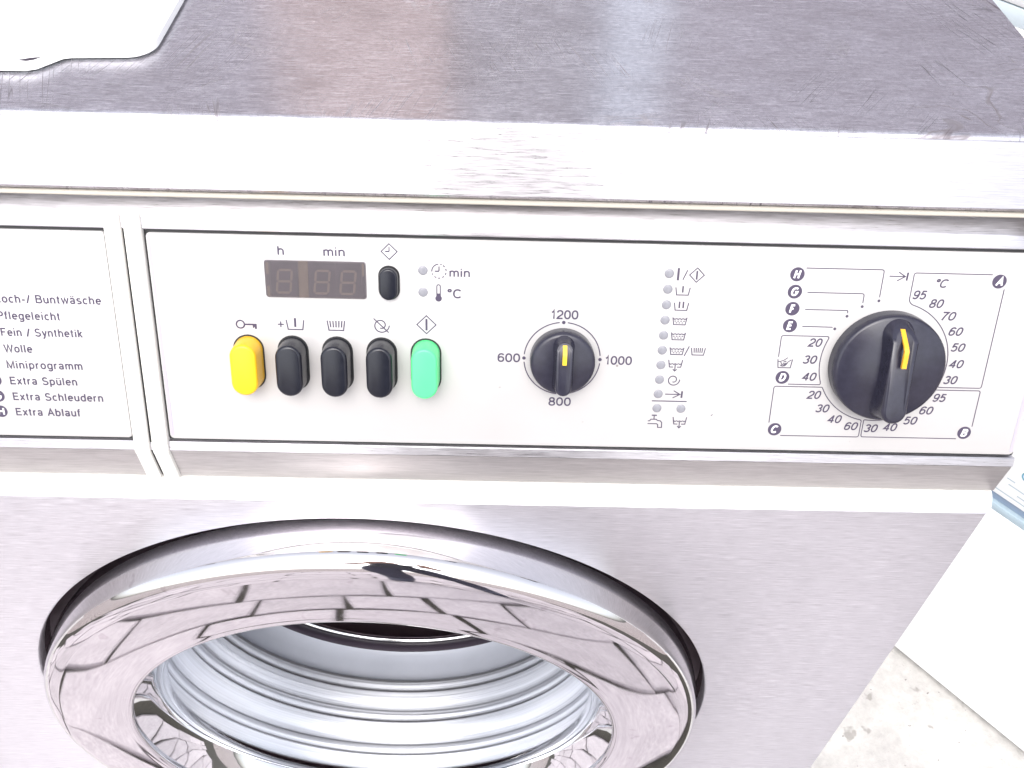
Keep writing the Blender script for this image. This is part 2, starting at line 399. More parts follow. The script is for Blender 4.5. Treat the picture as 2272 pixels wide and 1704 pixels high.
# ---- lower front panel with the round door opening
def front_panel():
    N = 192; rh = 201.3; zt, zb = ZC+216.2, 78.0
    vs = []; fs = []
    def rect(a):
        c, s = math.cos(a), math.sin(a)
        k = min(XR/abs(c) if abs(c) > 1e-9 else 1e9, ((zt-ZC) if s > 0 else (ZC-zb))/abs(s) if abs(s) > 1e-9 else 1e9)
        return c*k, ZC+s*k
    angs = sorted(set([2*math.pi*i/N for i in range(N)] + [math.atan2(zz-ZC, xx) % (2*math.pi) for xx in (-XR, XR) for zz in (zt, zb)]))
    for a in angs:
        x, z = rect(a); c, s = math.cos(a), math.sin(a)
        vs += [(x, 25, z), (x, 1.2, z), (x*0.9965, 0, ZC+(z-ZC)*0.9965), ((rh+1.6)*c, 0, ZC+(rh+1.6)*s), ((rh+0.5)*c, 0.45, ZC+(rh+0.5)*s), (rh*c, 1.6, ZC+rh*s), (rh*c, 9, ZC+rh*s)]
    n = len(angs); k = 7
    for i in range(n):
        j = (i+1) % n
        for q in range(k-1): fs.append((i*k+q, i*k+q+1, j*k+q+1, j*k+q))
    return mesh('front_panel', vs, fs, True, 30)
link('front_panel', front_panel(), 'steel', wm)

# ---- steel frame of the control panel (section swept across the machine), undercut strip and sloping ledge
P = lambda v, w: F2(v, w)
prof = [P(112, -8), P(104, -5.6), P(97.6, 0.0), P(97.0, 0.35), P(92.0, 0.35), P(91.6, 0.0), P(91.6, -2.6), P(-1.5, -2.6), P(-1.5, -0.2), P(-1.9, 0.2), P(-5.6, 0.2), (5.0, ZC+245.2), (14, ZC+245.2), (70, ZC+330)]
link('panel_frame', extrude_x('panel_frame', prof, -XR, XR), 'steel_trim', wm)
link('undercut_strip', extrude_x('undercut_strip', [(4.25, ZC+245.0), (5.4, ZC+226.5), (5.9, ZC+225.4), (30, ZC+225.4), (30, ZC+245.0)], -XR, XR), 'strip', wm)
led_prof = [(36, ZC+224.6), (6.2, ZC+224.6), (4.6, ZC+224.0)] + [(2.6, ZC+222.2), (1.0, ZC+220.2), (0.1, ZC+218.4), (0.0, ZC+217.0), (4, ZC+216.6), (36, ZC+216.6)]
link('ledge', extrude_x('ledge', led_prof, -XR, XR), 'cream', wm)

# ---- lid
def lid_profile():
    tf = P(136.3, 6.0)                      # top front corner
    pts = [(598, tf[1]), (598, tf[1]-34)]
    pts += [(F2(112, -10)), P(107.4, -3.0), P(107.4, 3.6), P(107.9, 5.2), P(108.9, 6.0)]
    p0 = P(134.6, 6.0); pts += [p0, P(135.7, 5.75), (tf[0]+1.0, tf[1]-0.12), (tf[0]+2.6, tf[1])]
    return pts
link('lid', extrude_x('lid', lid_profile(), -XR, XR), 'lid', wm)
# the front edge of the lid is a separate bright brushed sheet over the scratched top
fp = [P(108.9, 6.05), P(134.6, 6.05), P(134.6, 6.9), P(108.9, 6.9)]
link('lid_front', extrude_x('lid_front', fp, -XR+0.2, XR-0.2, 0.25, 1), 'steel_trim', wm)
link('lid_trim', extrude_x('lid_trim', [P(105.3, -3), P(107.3, -3), P(107.3, 4.6), P(106.9, 5.2), P(105.7, 5.2), P(105.3, 4.8)], -XR, XR), 'beige', wm)

# ---- flat panels
def rounded(u0, u1, v0, v1, r, n=6):
    out = []
    for cx, cy, a in ((u1-r, v0+r, -90), (u1-r, v1-r, 0), (u0+r, v1-r, 90), (u0+r, v0+r, 180)): out += arc((cx, cy), r, a, a+90, n)
    return out
def prism(name, pts, w0, w1, bev=0.0, seg=2, angle=35, only_top=True):
    bm = bmesh.new(); a = [bm.verts.new((x, y, w0)) for x, y in pts]; b = [bm.verts.new((x, y, w1)) for x, y in pts]
    bm.faces.new(a[::-1]); bm.faces.new(b); n = len(pts)
    for i in range(n): bm.faces.new((a[i], a[(i+1) % n], b[(i+1) % n], b[i]))
    if bev:
        ed = [e for e in bm.edges if all(abs(v.co.z-w1) < 1e-6 for v in e.verts)]
        bmesh.ops.bevel(bm, geom=ed, offset=bev, segments=seg, affect='EDGES', profile=0.5)
    return from_bm(name, bm, True, angle)
cp = link('control_panel', prism('control_panel', rounded(-72.3, 296.2, 0.2, 90.2, 1.4), -2.4, 0.0, 0.35), 'panel', wm, FM)
dp = link('drawer_front', prism('drawer_front', rounded(-296.2, -88.9, 0.2, 90.2, 1.2), -2.4, 0.0, 0.35), 'panel', wm, FM)
dp['label'] = 'white detergent drawer front with printed programme list'
link('edge_strip', prism('edge_strip', [(-71.9, 1.6), (-70.6, 1.6), (-70.9, 89.6), (-71.9, 89.6)], 0.03, 0.10), 'panel_edge', cp, FM)
link('edge_strip', prism('edge_strip', [(294.4, 1.6), (295.8, 1.6), (295.8, 89.6), (294.8, 89.6)], 0.03, 0.10), 'panel_edge', cp, FM)
link('gap_shade', prism('gap_shade', rounded(-73.2, 297.1, -1.1, 91.2, 1.4), -2.55, -1.4), 'hole', wm, FM)  # dark sheets behind both fronts; the shade of the gap is put into their colour
link('gap_shade', prism('gap_shade', rounded(-297.1, -88.4, -1.1, 91.2, 1.4), -2.55, -1.4), 'hole', wm, FM)

# ---- cream post between drawer and panel: two ribs with a groove, following the section of the frame
def post(u0, u1):
    outl = [F2(101.6, -5.0), F2(97.2, 1.9), F2(-5.9, 1.9), (2.6, ZC+243.6), (3.6, ZC+226.2), (9, ZC+226.2), (9, ZC+240), F2(0, -2.3), F2(96, -2.3), F2(101.6, -7)]
    return extrude_x('post_rib', outl, u0, u1, 0.7, 2)
pd = link('divider_post', post(-88.0, -81.5), 'cream', wm)
link('rib', post(-80.2, -73.4), 'cream', pd)
link('groove', extrude_x('groove', [F2(98, -0.5), F2(-5.5, 0.2), (4.0, ZC+243), (5.0, ZC+227), (12, ZC+227), F2(0, -3.4), F2(98, -3.4)], -81.6, -80.1), 'hole', pd)
ob = [F2(101.6, -5.0), F2(97.2, 1.9), F2(-5.9, 1.9), (2.6, ZC+243.6), (3.6, ZC+226.2), (9, ZC+226.2), (9, ZC+240), F2(0, -2.3), F2(96, -2.3), F2(101.6, -7)]

# ---- print: ribbons and text
INK = [0]
def ribbon(bm, pts, wdt, w, closed=False):
    n = len(pts); P_ = [Vector(p) for p in pts]; L = []; Rr = []
    for i in range(n):
        if closed: a, b, c = P_[i-1], P_[i], P_[(i+1) % n]
        else: a, b, c = P_[max(i-1, 0)], P_[i], P_[min(i+1, n-1)]
        d1 = (b-a).normalized() if (b-a).length > 1e-9 else None; d2 = (c-b).normalized() if (c-b).length > 1e-9 else None
        if d1 is None: d1 = d2
        if d2 is None: d2 = d1
        t = (d1+d2); t = t.normalized() if t.length > 1e-6 else d1
        nn = Vector((-t.y, t.x)); k = nn.dot(Vector((-d1.y, d1.x))); k = 1/max(k, 0.4)
        L.append(bm.verts.new((*(b+nn*wdt/2*k), w))); Rr.append(bm.verts.new((*(b-nn*wdt/2*k), w)))
    for i in range(n if closed else n-1):
        j = (i+1) % n; bm.faces.new((L[i], Rr[i], Rr[j], L[j]))
def symbol(u, v, lines, wdt=0.28, parent=cp, name='printed_symbol', mat='ink', discs=(), fills=()):
    """lines: list of (points, width or None, closed) relative to (u, v)"""
    bm = bmesh.new(); k = 0
    for ln in lines:
        pts, wd, cl = (ln+(None, False))[:3] if isinstance(ln, tuple) else (ln, None, False)
        ribbon(bm, pts, (wd or wdt)*1.0+0.22, 0.05+0.008*(k % 12), cl); k += 1
    for (x, y, r) in discs:
        vs = [bm.verts.new((x+r*math.cos(a*math.pi/12), y+r*math.sin(a*math.pi/12), 0.05+0.008*(k % 12))) for a in range(24)]; bm.faces.new(vs); k += 1
    for pts in fills:
        bm.faces.new([bm.verts.new((x, y, 0.05+0.008*(k % 12))) for x, y in pts]); k += 1
    for f in bm.faces:
        if f.normal.z < 0: f.normal_flip()
    me = bpy.data.meshes.new(name)
    for vv in bm.verts: vv.co *= MM
    bm.normal_update(); bm.to_mesh(me); bm.free()
    return link(name, me, mat, parent, FMat(u, v))
# plain grotesque lettering drawn as strokes; capital height 1, x-height 0.74
def el(cx, cy, rx, ry, a0=0, a1=360, n=None):
    n = n or max(6, int(abs(a1-a0)/18)); sg = lambda v, p: math.copysign(abs(v)**p, v); out = []
    for i in range(n+(0 if abs(a1-a0) == 360 else 1)):
        a = R(a0+(a1-a0)*i/n); out.append((cx+rx*sg(math.cos(a), 0.88), cy+ry*sg(math.sin(a), 0.88)))
    return out
def glyphs():
    C = 'closed'
    bowl = (el(0.28, 0.36, 0.22, 0.31), C)
    g = {' ': (0.28, []), '-': (0.36, [[(0.03, 0.36), (0.33, 0.36)]]), '/': (0.34, [[(0.02, -0.04), (0.32, 1.0)]]), '°': (0.36, [(el(0.18, 0.84, 0.12, 0.12), C)])}
    g['0'] = (0.64, [(el(0.32, 0.5, 0.26, 0.445), C)])
    g['1'] = (0.46, [[(0.05, 0.74), (0.17, 0.78), (0.25, 0.86), (0.28, 0.98), (0.28, 0.0)]])
    g['2'] = (0.62, [el(0.31, 0.68, 0.25, 0.265, 172, -25)+[(0.40, 0.42), (0.14, 0.22), (0.06, 0.06), (0.58, 0.06)]])
    g['3'] = (0.62, [el(0.3, 0.72, 0.22, 0.22, 165, -90), el(0.3, 0.28, 0.25, 0.225, 90, -165)])
    g['4'] = (0.64, [[(0.44, 0.0), (0.44, 0.98)], [(0.42, 0.92), (0.06, 0.29), (0.62, 0.29)]])
    g['5'] = (0.62, [[(0.54, 0.94), (0.16, 0.94), (0.09, 0.47)], el(0.3, 0.34, 0.25, 0.285, 140, -155)])
    g['6'] = (0.62, [(el(0.31, 0.32, 0.245, 0.265), C), el(0.34, 0.5, 0.28, 0.445, 40, 200)])
    g['7'] = (0.6, [[(0.04, 0.94), (0.56, 0.94), (0.36, 0.55), (0.22, 0.0)]])
    g['8'] = (0.62, [(el(0.31, 0.735, 0.21, 0.21), C), (el(0.31, 0.275, 0.25, 0.225), C)])
    g['9'] = (0.62, [(el(0.31, 0.68, 0.245, 0.265), C), el(0.28, 0.5, 0.28, 0.445, -140, 20)])
    stem = lambda x, t=1.0, b=0.0: [(x, b), (x, t)]
    arch = lambda x0, x1, b=0.0: el((x0+x1)/2, 0.42, (x1-x0)/2, 0.26, 178, 0)+[(x1, b)]
    g['a'] = (0.54, [(el(0.25, 0.21, 0.19, 0.155), C), el(0.25, 0.5, 0.2, 0.19, 160, 0)+[(0.45, 0.0)]])
    g['b'] = (0.57, [stem(0.07), bowl]); g['d'] = (0.57, [stem(0.5), bowl]); g['o'] = (0.56, [bowl])
    g['p'] = (0.57, [stem(0.07, 0.72, -0.27), bowl]); g['c'] = (0.51, [el(0.28, 0.36, 0.22, 0.31, 48, 312)])
    g['e'] = (0.55, [[(0.07, 0.38), (0.5, 0.38)]+el(0.28, 0.36, 0.22, 0.31, 14, 318)])
    g['f'] = (0.32, [[(0.13, 0.0), (0.13, 0.8)]+el(0.26, 0.82, 0.13, 0.13, 170, 75), [(0.01, 0.68), (0.28, 0.68)]])
    g['g'] = (0.57, [bowl, [(0.5, 0.72), (0.5, -0.04)]+el(0.29, -0.05, 0.21, 0.18, -10, -155)])
    g['h'] = (0.55, [stem(0.07), arch(0.07, 0.47)]); g['n'] = (0.55, [stem(0.07, 0.72), arch(0.07, 0.47)])
    g['m'] = (0.85, [stem(0.07, 0.72), arch(0.07, 0.42), arch(0.42, 0.77)])
    g['r'] = (0.36, [stem(0.07, 0.72), el(0.27, 0.40, 0.2, 0.27, 178, 80)])
    g['i'] = (0.19, [stem(0.085, 0.72), stem(0.085, 1.0, 0.87)]); g['l'] = (0.19, [stem(0.085)])
    g['k'] = (0.5, [stem(0.07), [(0.44, 0.72), (0.1, 0.30)], [(0.2, 0.41), (0.46, 0.0)]])
    g['s'] = (0.5, [el(0.25, 0.525, 0.18, 0.145, 40, 250)+[(0.27, 0.36)]+el(0.25, 0.195, 0.2, 0.145, 60, -145)])
    g['t'] = (0.32, [[(0.14, 0.92), (0.14, 0.16)]+el(0.24, 0.15, 0.1, 0.10, 190, 275), [(0.01, 0.68), (0.28, 0.68)]])
    g['u'] = (0.55, [[(0.07, 0.72)]+el(0.27, 0.30, 0.2, 0.25, 182, 358), stem(0.47, 0.72)])
    g['w'] = (0.76, [[(0.03, 0.72), (0.21, 0.03), (0.38, 0.7), (0.55, 0.03), (0.73, 0.72)]])
    g['x'] = (0.5, [[(0.04, 0.72), (0.46, 0.0)], [(0.46, 0.72), (0.04, 0.0)]])
    g['y'] = (0.5, [[(0.04, 0.72), (0.26, 0.03)], [(0.47, 0.72), (0.24, -0.06), (0.17, -0.20), (0.05, -0.22)]])
    dots = [[(0.14, 0.85), (0.14, 0.98)], [(0.38, 0.85), (0.38, 0.98)]]
    g['ä'] = (g['a'][0], g['a'][1]+dots); g['ü'] = (g['u'][0], g['u'][1]+dots)
    g['A'] = (0.72, [[(0.03, 0.0), (0.36, 0.96), (0.69, 0.0)], [(0.15, 0.34), (0.57, 0.34)]])
    g['B'] = (0.68, [[(0.08, 0.0), (0.08, 0.94), (0.36, 0.94)]+el(0.36, 0.74, 0.22, 0.2, 80, -80)+[(0.12, 0.53)], [(0.38, 0.53)]+el(0.38, 0.295, 0.25, 0.235, 80, -80)+[(0.12, 0.06)]])
    g['C'] = (0.74, [el(0.38, 0.5, 0.32, 0.445, 42, 318)]); g['D'] = (0.72, [[(0.08, 0.06), (0.08, 0.94), (0.34, 0.94)]+el(0.34, 0.5, 0.32, 0.44, 82, -82)+[(0.1, 0.06)]])
    g['E'] = (0.64, [[(0.6, 0.94), (0.08, 0.94), (0.08, 0.06), (0.62, 0.06)], [(0.1, 0.52), (0.56, 0.52)]])
    g['F'] = (0.6, [[(0.58, 0.94), (0.08, 0.94), (0.08, 0.0)], [(0.1, 0.50), (0.5, 0.50)]])
    g['G'] = (0.77, [el(0.39, 0.5, 0.32, 0.445, 45, 335)+[(0.69, 0.46), (0.42, 0.46)]])
    g['H'] = (0.72, [stem(0.08), stem(0.64), [(0.1, 0.52), (0.62, 0.52)]])
    g['K'] = (0.68, [stem(0.08), [(0.6, 1.0), (0.1, 0.40)], [(0.24, 0.55), (0.64, 0.0)]])
    g['M'] = (0.84, [[(0.08, 0.0), (0.08, 0.96), (0.42, 0.06), (0.76, 0.96), (0.76, 0.0)]])
    g['P'] = (0.65, [[(0.08, 0.0), (0.08, 0.94), (0.36, 0.94)]+el(0.36, 0.69, 0.24, 0.25, 82, -82)+[(0.1, 0.44)]])
    g['S'] = (0.67, [el(0.33, 0.725, 0.24, 0.225, 25, 250)+[(0.36, 0.49)]+el(0.33, 0.265, 0.27, 0.22, 60, -165)])
    g['W'] = (0.98, [[(0.03, 1.0), (0.26, 0.04), (0.49, 0.94), (0.72, 0.04), (0.95, 1.0)]])
    return g
GL = glyphs()
def text(s, u0, u1, vb, cap, parent=cp, shear=0.0, bold=0.0, mat='ink', w=0.06, gap=0.11, name='printed_text'):
    """lettering whose ink runs from u0 to u1 on baseline vb with capital height cap"""
    sw = cap*(0.178+bold); x = 0.0; strokes = []
    for ch in s:
        adv, st_ = GL[ch]
        for p in st_:
            cl = isinstance(p, tuple); pts = p[0] if cl else p
            strokes.append(([(x+px+shear*py, py) for px, py in pts], cl))
        x += adv+gap
    xs = [q[0] for p, _ in strokes for q in p]; a, b = min(xs), max(xs)
    sx = (u1-u0-sw)/max(b-a, 1e-6); bm = bmesh.new()
    for k, (p, cl) in enumerate(strokes):
        ribbon(bm, [(u0+sw/2+(px-a)*sx, vb+sw*0.0+py*cap) for px, py in p], sw, w+0.006*(k % 8), cl)
    bm.normal_update()
    for f in bm.faces:
        if f.normal.z < 0: f.normal_flip()
    for v in bm.verts: v.co *= MM
    me = bpy.data.meshes.new(name); bm.to_mesh(me); bm.free()
    return link(name, me, mat, parent, FM)
def disc_letter(ch, u, v, r=2.95, parent=cp, shear=0.25):
    bm = bmesh.new(); vs = [bm.verts.new((r*math.cos(i*math.pi/20), r*math.sin(i*math.pi/20), 0.05)) for i in range(40)]; bm.faces.new(vs)
    d = link('printed_disc', from_bm('printed_disc', bm, False), 'ink', parent, FMat(u, v))
    hw_ = {'E': 1.35, 'F': 1.3}.get(ch, 1.55)*r/2.95
    text(ch, u-hw_, u+hw_, v-1.62*r/2.95, 3.3*r/2.95, parent, shear, 0.06, 'white_ink', 0.11, name='disc_letter')

# programme list on the drawer front
rows = [('Koch-/ Buntwäsche', -137.0, -93.7, 59.9), ('Pflegeleicht', -137.0, -111.3, 52.7), ('Fein / Synthetik', -136.8, -103.3, 45.5), ('Wolle', -136.9, -125.1, 38.3),
        ('Miniprogramm', -136.9, -105.5, 31.1), ('Extra Spülen', -136.8, -108.8, 23.9), ('Extra Schleudern', -136.8, -98.9, 16.7), ('Extra Ablauf', -136.8, -109.3, 9.6)]
for (s, a, b, v), ch in zip(rows, 'ABCDEFGH'):
    text(s, a, b, v, 3.35, dp, 0, 0.0, 'ink', gap=0.16); disc_letter(ch, -143.0, v+1.7, 2.7, dp, 0)

# display legends
text('h', -20.6, -18.0, 82.4, 3.55); text('min', -2.3, 6.3, 82.4, 3.55)
text('min', 48.2, 56.5, 75.0, 3.4); text('°C', 47.4, 53.1, 66.0, 3.7)
# clock in a diamond above the small button
symbol(24.05, 84.75, [([(-3.2, 0), (0, 3.2), (3.2, 0), (0, -3.2)], 0.22, True), ([(0, 1.9), (0, 0)], 0.22), ([(0, 0), (-1.6, 0)], 0.34)])
# dashed clock and thermometer
dash = [([(2.9*math.cos(R(a)), 2.9*math.sin(R(a))) for a in range(s, e+1, 6)], 0.22) for s, e in ((95, 185), (200, 215), (230, 248), (262, 280), (296, 314), (330, 348), (4, 22), (38, 56), (68, 84))]
symbol(44.0, 77.15, dash + [([(0, 2.0), (0, 0)], 0.22), ([(0, 0), (-1.7, 0)], 0.3)])
symbol(43.8, 65.7, [([(-0.7, 1.0), (-0.7, 5.1)] + [(0.7*math.cos(R(a)), 5.1+0.7*math.sin(R(a))) for a in (150, 120, 90, 60, 30)] + [(0.7, 5.1), (0.7, 1.0)], 0.2)], discs=[(0, 0, 1.35)], fills=[[(-0.6, 0.9), (0.6, 0.9), (0.6, 2.1), (-0.6, 2.1)]])
# key
ringp = lambda r, n=28, a0=0, a1=360: [(r*math.cos(R(a0+(a1-a0)*i/n)), r*math.sin(R(a0+(a1-a0)*i/n))) for i in range(n+(0 if a1-a0 == 360 else 1))]
symbol(-37.9, 52.75, [(ringp(1.65), 0.42, True), ([(1.8, 0.0), (6.7, 0.0)], 0.5)], fills=[[(5.0, -0.2), (5.0, -1.5), (5.5, -1.5), (5.5, -1.1), (5.8, -1.1), (5.8, -1.9), (6.7, -1.9), (6.7, -0.2)]])
# tubs
def tub(h=4.1, wt=3.6, wb=3.0, wd=0.26): return ([(-wt, h), (-wb, 0), (wb, 0), (wt, h)], wd)
symbol(-21.3, 53.1, [([(-1.25, 0), (1.25, 0)], 0.28), ([(0, -1.25), (0, 1.25)], 0.28)])
symbol(-15.35, 51.0, [tub(), ([(0, 1.1), (0, 4.9)], 0.62)])
symbol(1.45, 51.0, [tub(4.2)] + [([(x*1.0, 1.3), (x*1.12, 4.1)], 0.28) for x in (-2.2, -1.1, 0, 1.1, 2.2)])
def spiral(r0, r1, a0, a1, n=60): return [((r0+(r1-r0)*i/n)*math.cos(R(a0+(a1-a0)*i/n)), (r0+(r1-r0)*i/n)*math.sin(R(a0+(a1-a0)*i/n))) for i in range(n+1)]
symbol(20.0, 53.6, [(spiral(1.2, 3.4, 250, 720+20-20, 70), 0.26), ([(-3.0, 2.9), (3.1, -3.1)], 0.26)])
symbol(38.75, 54.3, [([(-3.95, 0), (0, 3.9), (3.95, 0), (0, -3.9)], 0.24, True), ([(0, -2.5), (0, 2.5)], 0.62)])

# speed dial legend
text('1200', 90.0, 101.4, 58.1, 3.75); text('600', 68.4, 77.9, 38.7, 3.75); text('1000', 113.6, 125.0, 38.5, 3.75); text('800', 90.6, 100.2, 19.2, 3.75)
KS = (95.5, 40.6)
symbol(KS[0], KS[1], [(ringp(16.0, 24, a, b), 0.24) for a, b in ((6, 84), (96, 174), (186, 264), (276, 354))], discs=[(0, 16.0, 0.75), (-16.0, 0, 0.75), (16.0, 0, 0.75), (0, -16.0, 0.75)])

# indicator column
LU = 137.35; LV = [78.4-6.61*i for i in range(10)]
def ink(u, v, *a, **k): return symbol(u, v, *a, **dict(dict(mat='ink_thin'), **k))
ink(143.0, LV[0], [([(-1.95, 2.4), (-1.95, -2.8)], 0.72), ([(1.7, 1.6), (0.1, -2.5)], 0.26), ([(2.65, -0.4), (5.65, 2.6), (8.65, -0.4), (5.65, -3.4)], 0.22, True), ([(5.65, 1.4), (5.65, -2.3)], 0.5)])
ST = lambda: tub(3.2, 2.95, 2.4, 0.24)
ink(143.5, LV[1]-2.3, [ST(), ([(0, 1.0), (0, 3.8)], 0.46)])
ink(143.5, LV[2]-2.2, [ST(), ([(-0.8, 0.9), (-0.8, 3.7)], 0.46), ([(0.8, 0.9), (0.8, 3.7)], 0.46)])
def waves(y=2.45, x0=-2.75, x1=2.75, k=4, wd=0.24):
    pts = []
    for i in range(k*8+1):
        t = i/(k*8); pts.append((x0+(x1-x0)*t, y+0.32*abs(math.cos(math.pi*k*t))-0.16))
    return (pts, wd)
dashes = [([(x, 1.55), (x+0.75, 1.55)], 0.18) for x in (-2.2, -1.0, 0.2, 1.4)]+[([(x, 0.8), (x+0.7, 0.8)], 0.18) for x in (-1.6, -0.4, 0.8)]
for i in (3, 4): ink(143.45, LV[i]-1.85, [ST(), waves()]+dashes)
ink(143.45, LV[5]-1.8, [ST(), waves()]+dashes)
ink(147.65, LV[5]-0.2, [([(0.9, 2.2), (-0.9, -2.2)], 0.28)])
ink(152.45, LV[5]-1.8, [ST()]+[([(x*0.95, 1.0), (x*1.05, 3.2)], 0.24) for x in (-1.7, -0.85, 0, 0.85, 1.7)])
def drain(): return [([(-2.95, 3.3), (-2.4, 0), (-0.8, 0)], 0.24), ([(2.95, 3.3), (2.4, 0), (0.8, 0)], 0.24), waves(1.35, -2.6, 2.6, 4, 0.2), ([(0, 1.2), (0, -1.75)], 0.24), ([(-0.85, -0.95), (0, -1.8), (0.85, -0.95)], 0.24)]
ink(143.4, LV[6]-0.8, drain())
ink(143.2, LV[7], [(spiral(0.9, 2.75, 250, 725, 60), 0.26)])
ink(143.5, LV[8], [([(-3.2, 0), (3.2, 0)], 0.26), ([(0.3, 1.7), (3.15, 0.0), (0.1, -1.7)], 0.26), ([(4.0, 1.5), (3.9, -1.6)], 0.6)])
symbol(142.35, 22.3, [([(-7.5, 0), (7.5, 0)], 0.26)])
ink(136.9, 12.4, [([(-3.0, 0.5), (-2.2, 0.55), (-1.7, 1.3), (0.6, 1.3), (1.2, 0.75), (2.4, 0.6), (3.1, -0.2), (3.2, -2.5), (1.5, -2.5), (1.45, -1.2), (0.9, -0.8), (-3.0, -0.8)], 0.26), ([(-0.4, 1.3), (-0.4, 3.1)], 0.26), ([(-1.5, 3.2), (0.75, 3.2)], 0.4)])
ink(147.65, 11.65, drain())
ink(161.3, 16.2, [([(-0.3, -0.35), (0.3, 0.35)], 0.16)], name='scratch_mark')

# programme dial legend
KB = (231.4, 41.6)
for ch, u, v in (('H', 189.5, 79.3), ('G', 189.5, 72.0), ('F', 189.5, 64.7), ('E', 189.5, 57.4), ('D', 189.5, 34.3), ('C', 189.4, 10.1), ('B', 272.5, 10.2), ('A', 272.7, 78.2)): disc_letter(ch, u, v)
TL = dict(wdt=0.2, mat='ink_thin')
def corner(pts, r=1.0, n=4):
    out = [pts[0]]
    for i in range(1, len(pts)-1):
        p, a, b = Vector(pts[i]), Vector(pts[i-1]), Vector(pts[i+1])
        d1 = (a-p).normalized(); d2 = (b-p).normalized(); rr = min(r, (a-p).length/2, (b-p).length/2)
        q0, q1 = p+d1*rr, p+d2*rr
        for k in range(n+1):
            t = k/n; out.append(tuple(q0*(1-t)**2 + p*2*t*(1-t) + q1*t*t))
    return out+[pts[-1]]
symbol(0, 0, [corner([(192.8, 82.0), (224.7, 82.0), (224.7, 70.4)])], discs=[(224.7, 68.9, 0.62)], name='printed_line', **TL)
symbol(0, 0, [corner([(194.7, 71.8), (218.2, 71.8), (218.2, 67.8)])], discs=[(218.2, 66.3, 0.62)], name='printed_line', **TL)
symbol(0, 0, [corner([(194.8, 64.5), (212.6, 64.5), (212.6, 63.3)], 0.8)], discs=[(212.6, 62.0, 0.62)], name='printed_line', **TL)
symbol(0, 0, [[(194.7, 57.2), (207.4, 57.1)]], discs=[(208.4, 56.4, 0.62)], name='printed_line', **TL)
def kb(r, a0, a1, n=16): return [(KB[0]+r*math.cos(R(a0+(a1-a0)*i/n)), KB[1]+r*math.sin(R(a0+(a1-a0)*i/n))) for i in range(n+1)]
AR = 27.0
symbol(0, 0, [corner([(269.3, 81.0), (237.2, 81.0), (237.2, 69.2)]+kb(AR, 75, -18)+[(256.5, 31.2), (275.4, 31.2), (275.4, 75.0)])], name='printed_line', **TL)
symbol(0, 0, [corner([(269.5, 7.3), (227.5, 7.3), (227.5, 15.0)]+kb(AR-0.6, 262, 330)+[(255.2, 30.0), (275.4, 30.0), (275.3, 13.2)])], name='printed_line', **TL)
symbol(0, 0, [corner([(186.5, 13.2), (186.5, 30.2), (207.0, 30.2)]+kb(AR-0.2, 206, 256)+[(226.5, 15.3), (226.5, 7.2), (192.2, 7.2)])], name='printed_line', **TL)
symbol(0, 0, [corner([(186.6, 43.5), (186.6, 53.0), (206.2, 53.0)]+kb(AR, 156.5, 200)+[(206.0, 31.3), (192.3, 31.3)])], name='printed_line', **TL)
symbol(230.6, 79.4, [([(-3.4, 0), (3.1, 0)], 0.22), ([(0.2, 1.8), (3.1, 0), (0.0, -1.9)], 0.22), ([(4.0, 1.7), (3.9, -1.7)], 0.5)])
for s, u, v in (('95', 241.2, 71.8), ('80', 248.8, 68.3), ('70', 255.0, 63.0), ('60', 259.3, 56.4), ('50', 261.7, 49.4), ('40', 262.6, 42.0), ('30', 261.5, 34.7), ('95', 258.5, 26.4), ('60', 253.9, 20.4),
                ('50', 247.9, 15.5), ('40', 239.7, 12.2), ('30', 231.3, 11.5), ('60', 222.5, 12.3), ('40', 214.9, 15.5), ('30', 208.8, 20.4), ('20', 204.2, 26.6), ('40', 201.0, 34.9), ('30', 200.1, 42.6), ('20', 201.2, 50.2)):
    text(s, u-3.0, u+3.0, v-1.8, 3.6, cp, 0.22)
text('°C', 246.9, 252.0, 75.1, 3.5, cp, 0.22)
hand = [[(-1.9, 2.9), (-0.6, 3.3), (0.6, 4.2), (1.0, 4.6)], [(-1.9, 2.9), (-1.3, 1.7), (-1.6, 0.9), (-0.9, 0.7), (0.2, 0.9), (0.9, 1.7), (1.3, 2.6), (2.6, 3.6)], [(-1.1, 1.0), (-0.4, 2.2)], [(-0.5, 0.85), (0.2, 2.2)], [(0.0, 0.95), (0.6, 2.1)], [(0.4, 1.2), (0.9, 2.2)], [(-0.6, 2.6), (0.2, 3.0), (0.6, 2.6)], [(-2.8, 2.9), (-1.9, 2.7)]]
ink(189.6, 38.7, [([(-3.1, 3.8), (-2.6, 0), (2.6, 0), (3.1, 3.8)], 0.22)]+[(h, 0.16) for h in hand])

# ---- display window
dsp = link('display', prism('display', rounded(-26.3, 14.5, 64.8, 80.3, 1.0), 0.05, 0.35, 0.12, 1), 'disp', wm, FM)
for u0, u1 in ((-23.9, -13.0), (-8.7, 2.2), (2.5, 12.6)):
    link('digit_block', prism('digit_block', rounded(u0, u1, 65.5, 79.5, 0.2, 2), 0.36, 0.50), 'module', dsp, FM)
link('display_divider', prism('display_divider', [(-12.8, 64.95), (-9.0, 64.95), (-8.7, 80.1), (-12.5, 80.1)], 0.36, 0.55), 'sepbar', dsp, FM)
for u0, u1, v0, v1 in ((-25.6, -24.6, 74.5, 79.2), (-25.6, -24.6, 65.2, 69.5), (13.0, 13.8, 74.5, 79.5), (12.9, 14.1, 65.3, 74.0)):
    link('display_tab', prism('display_tab', [(u0, v0), (u1, v0), (u1, v1), (u0, v1)], 0.36, 0.46), 'module' if (v0 == 65.3) else 'sepbar', dsp, FM)
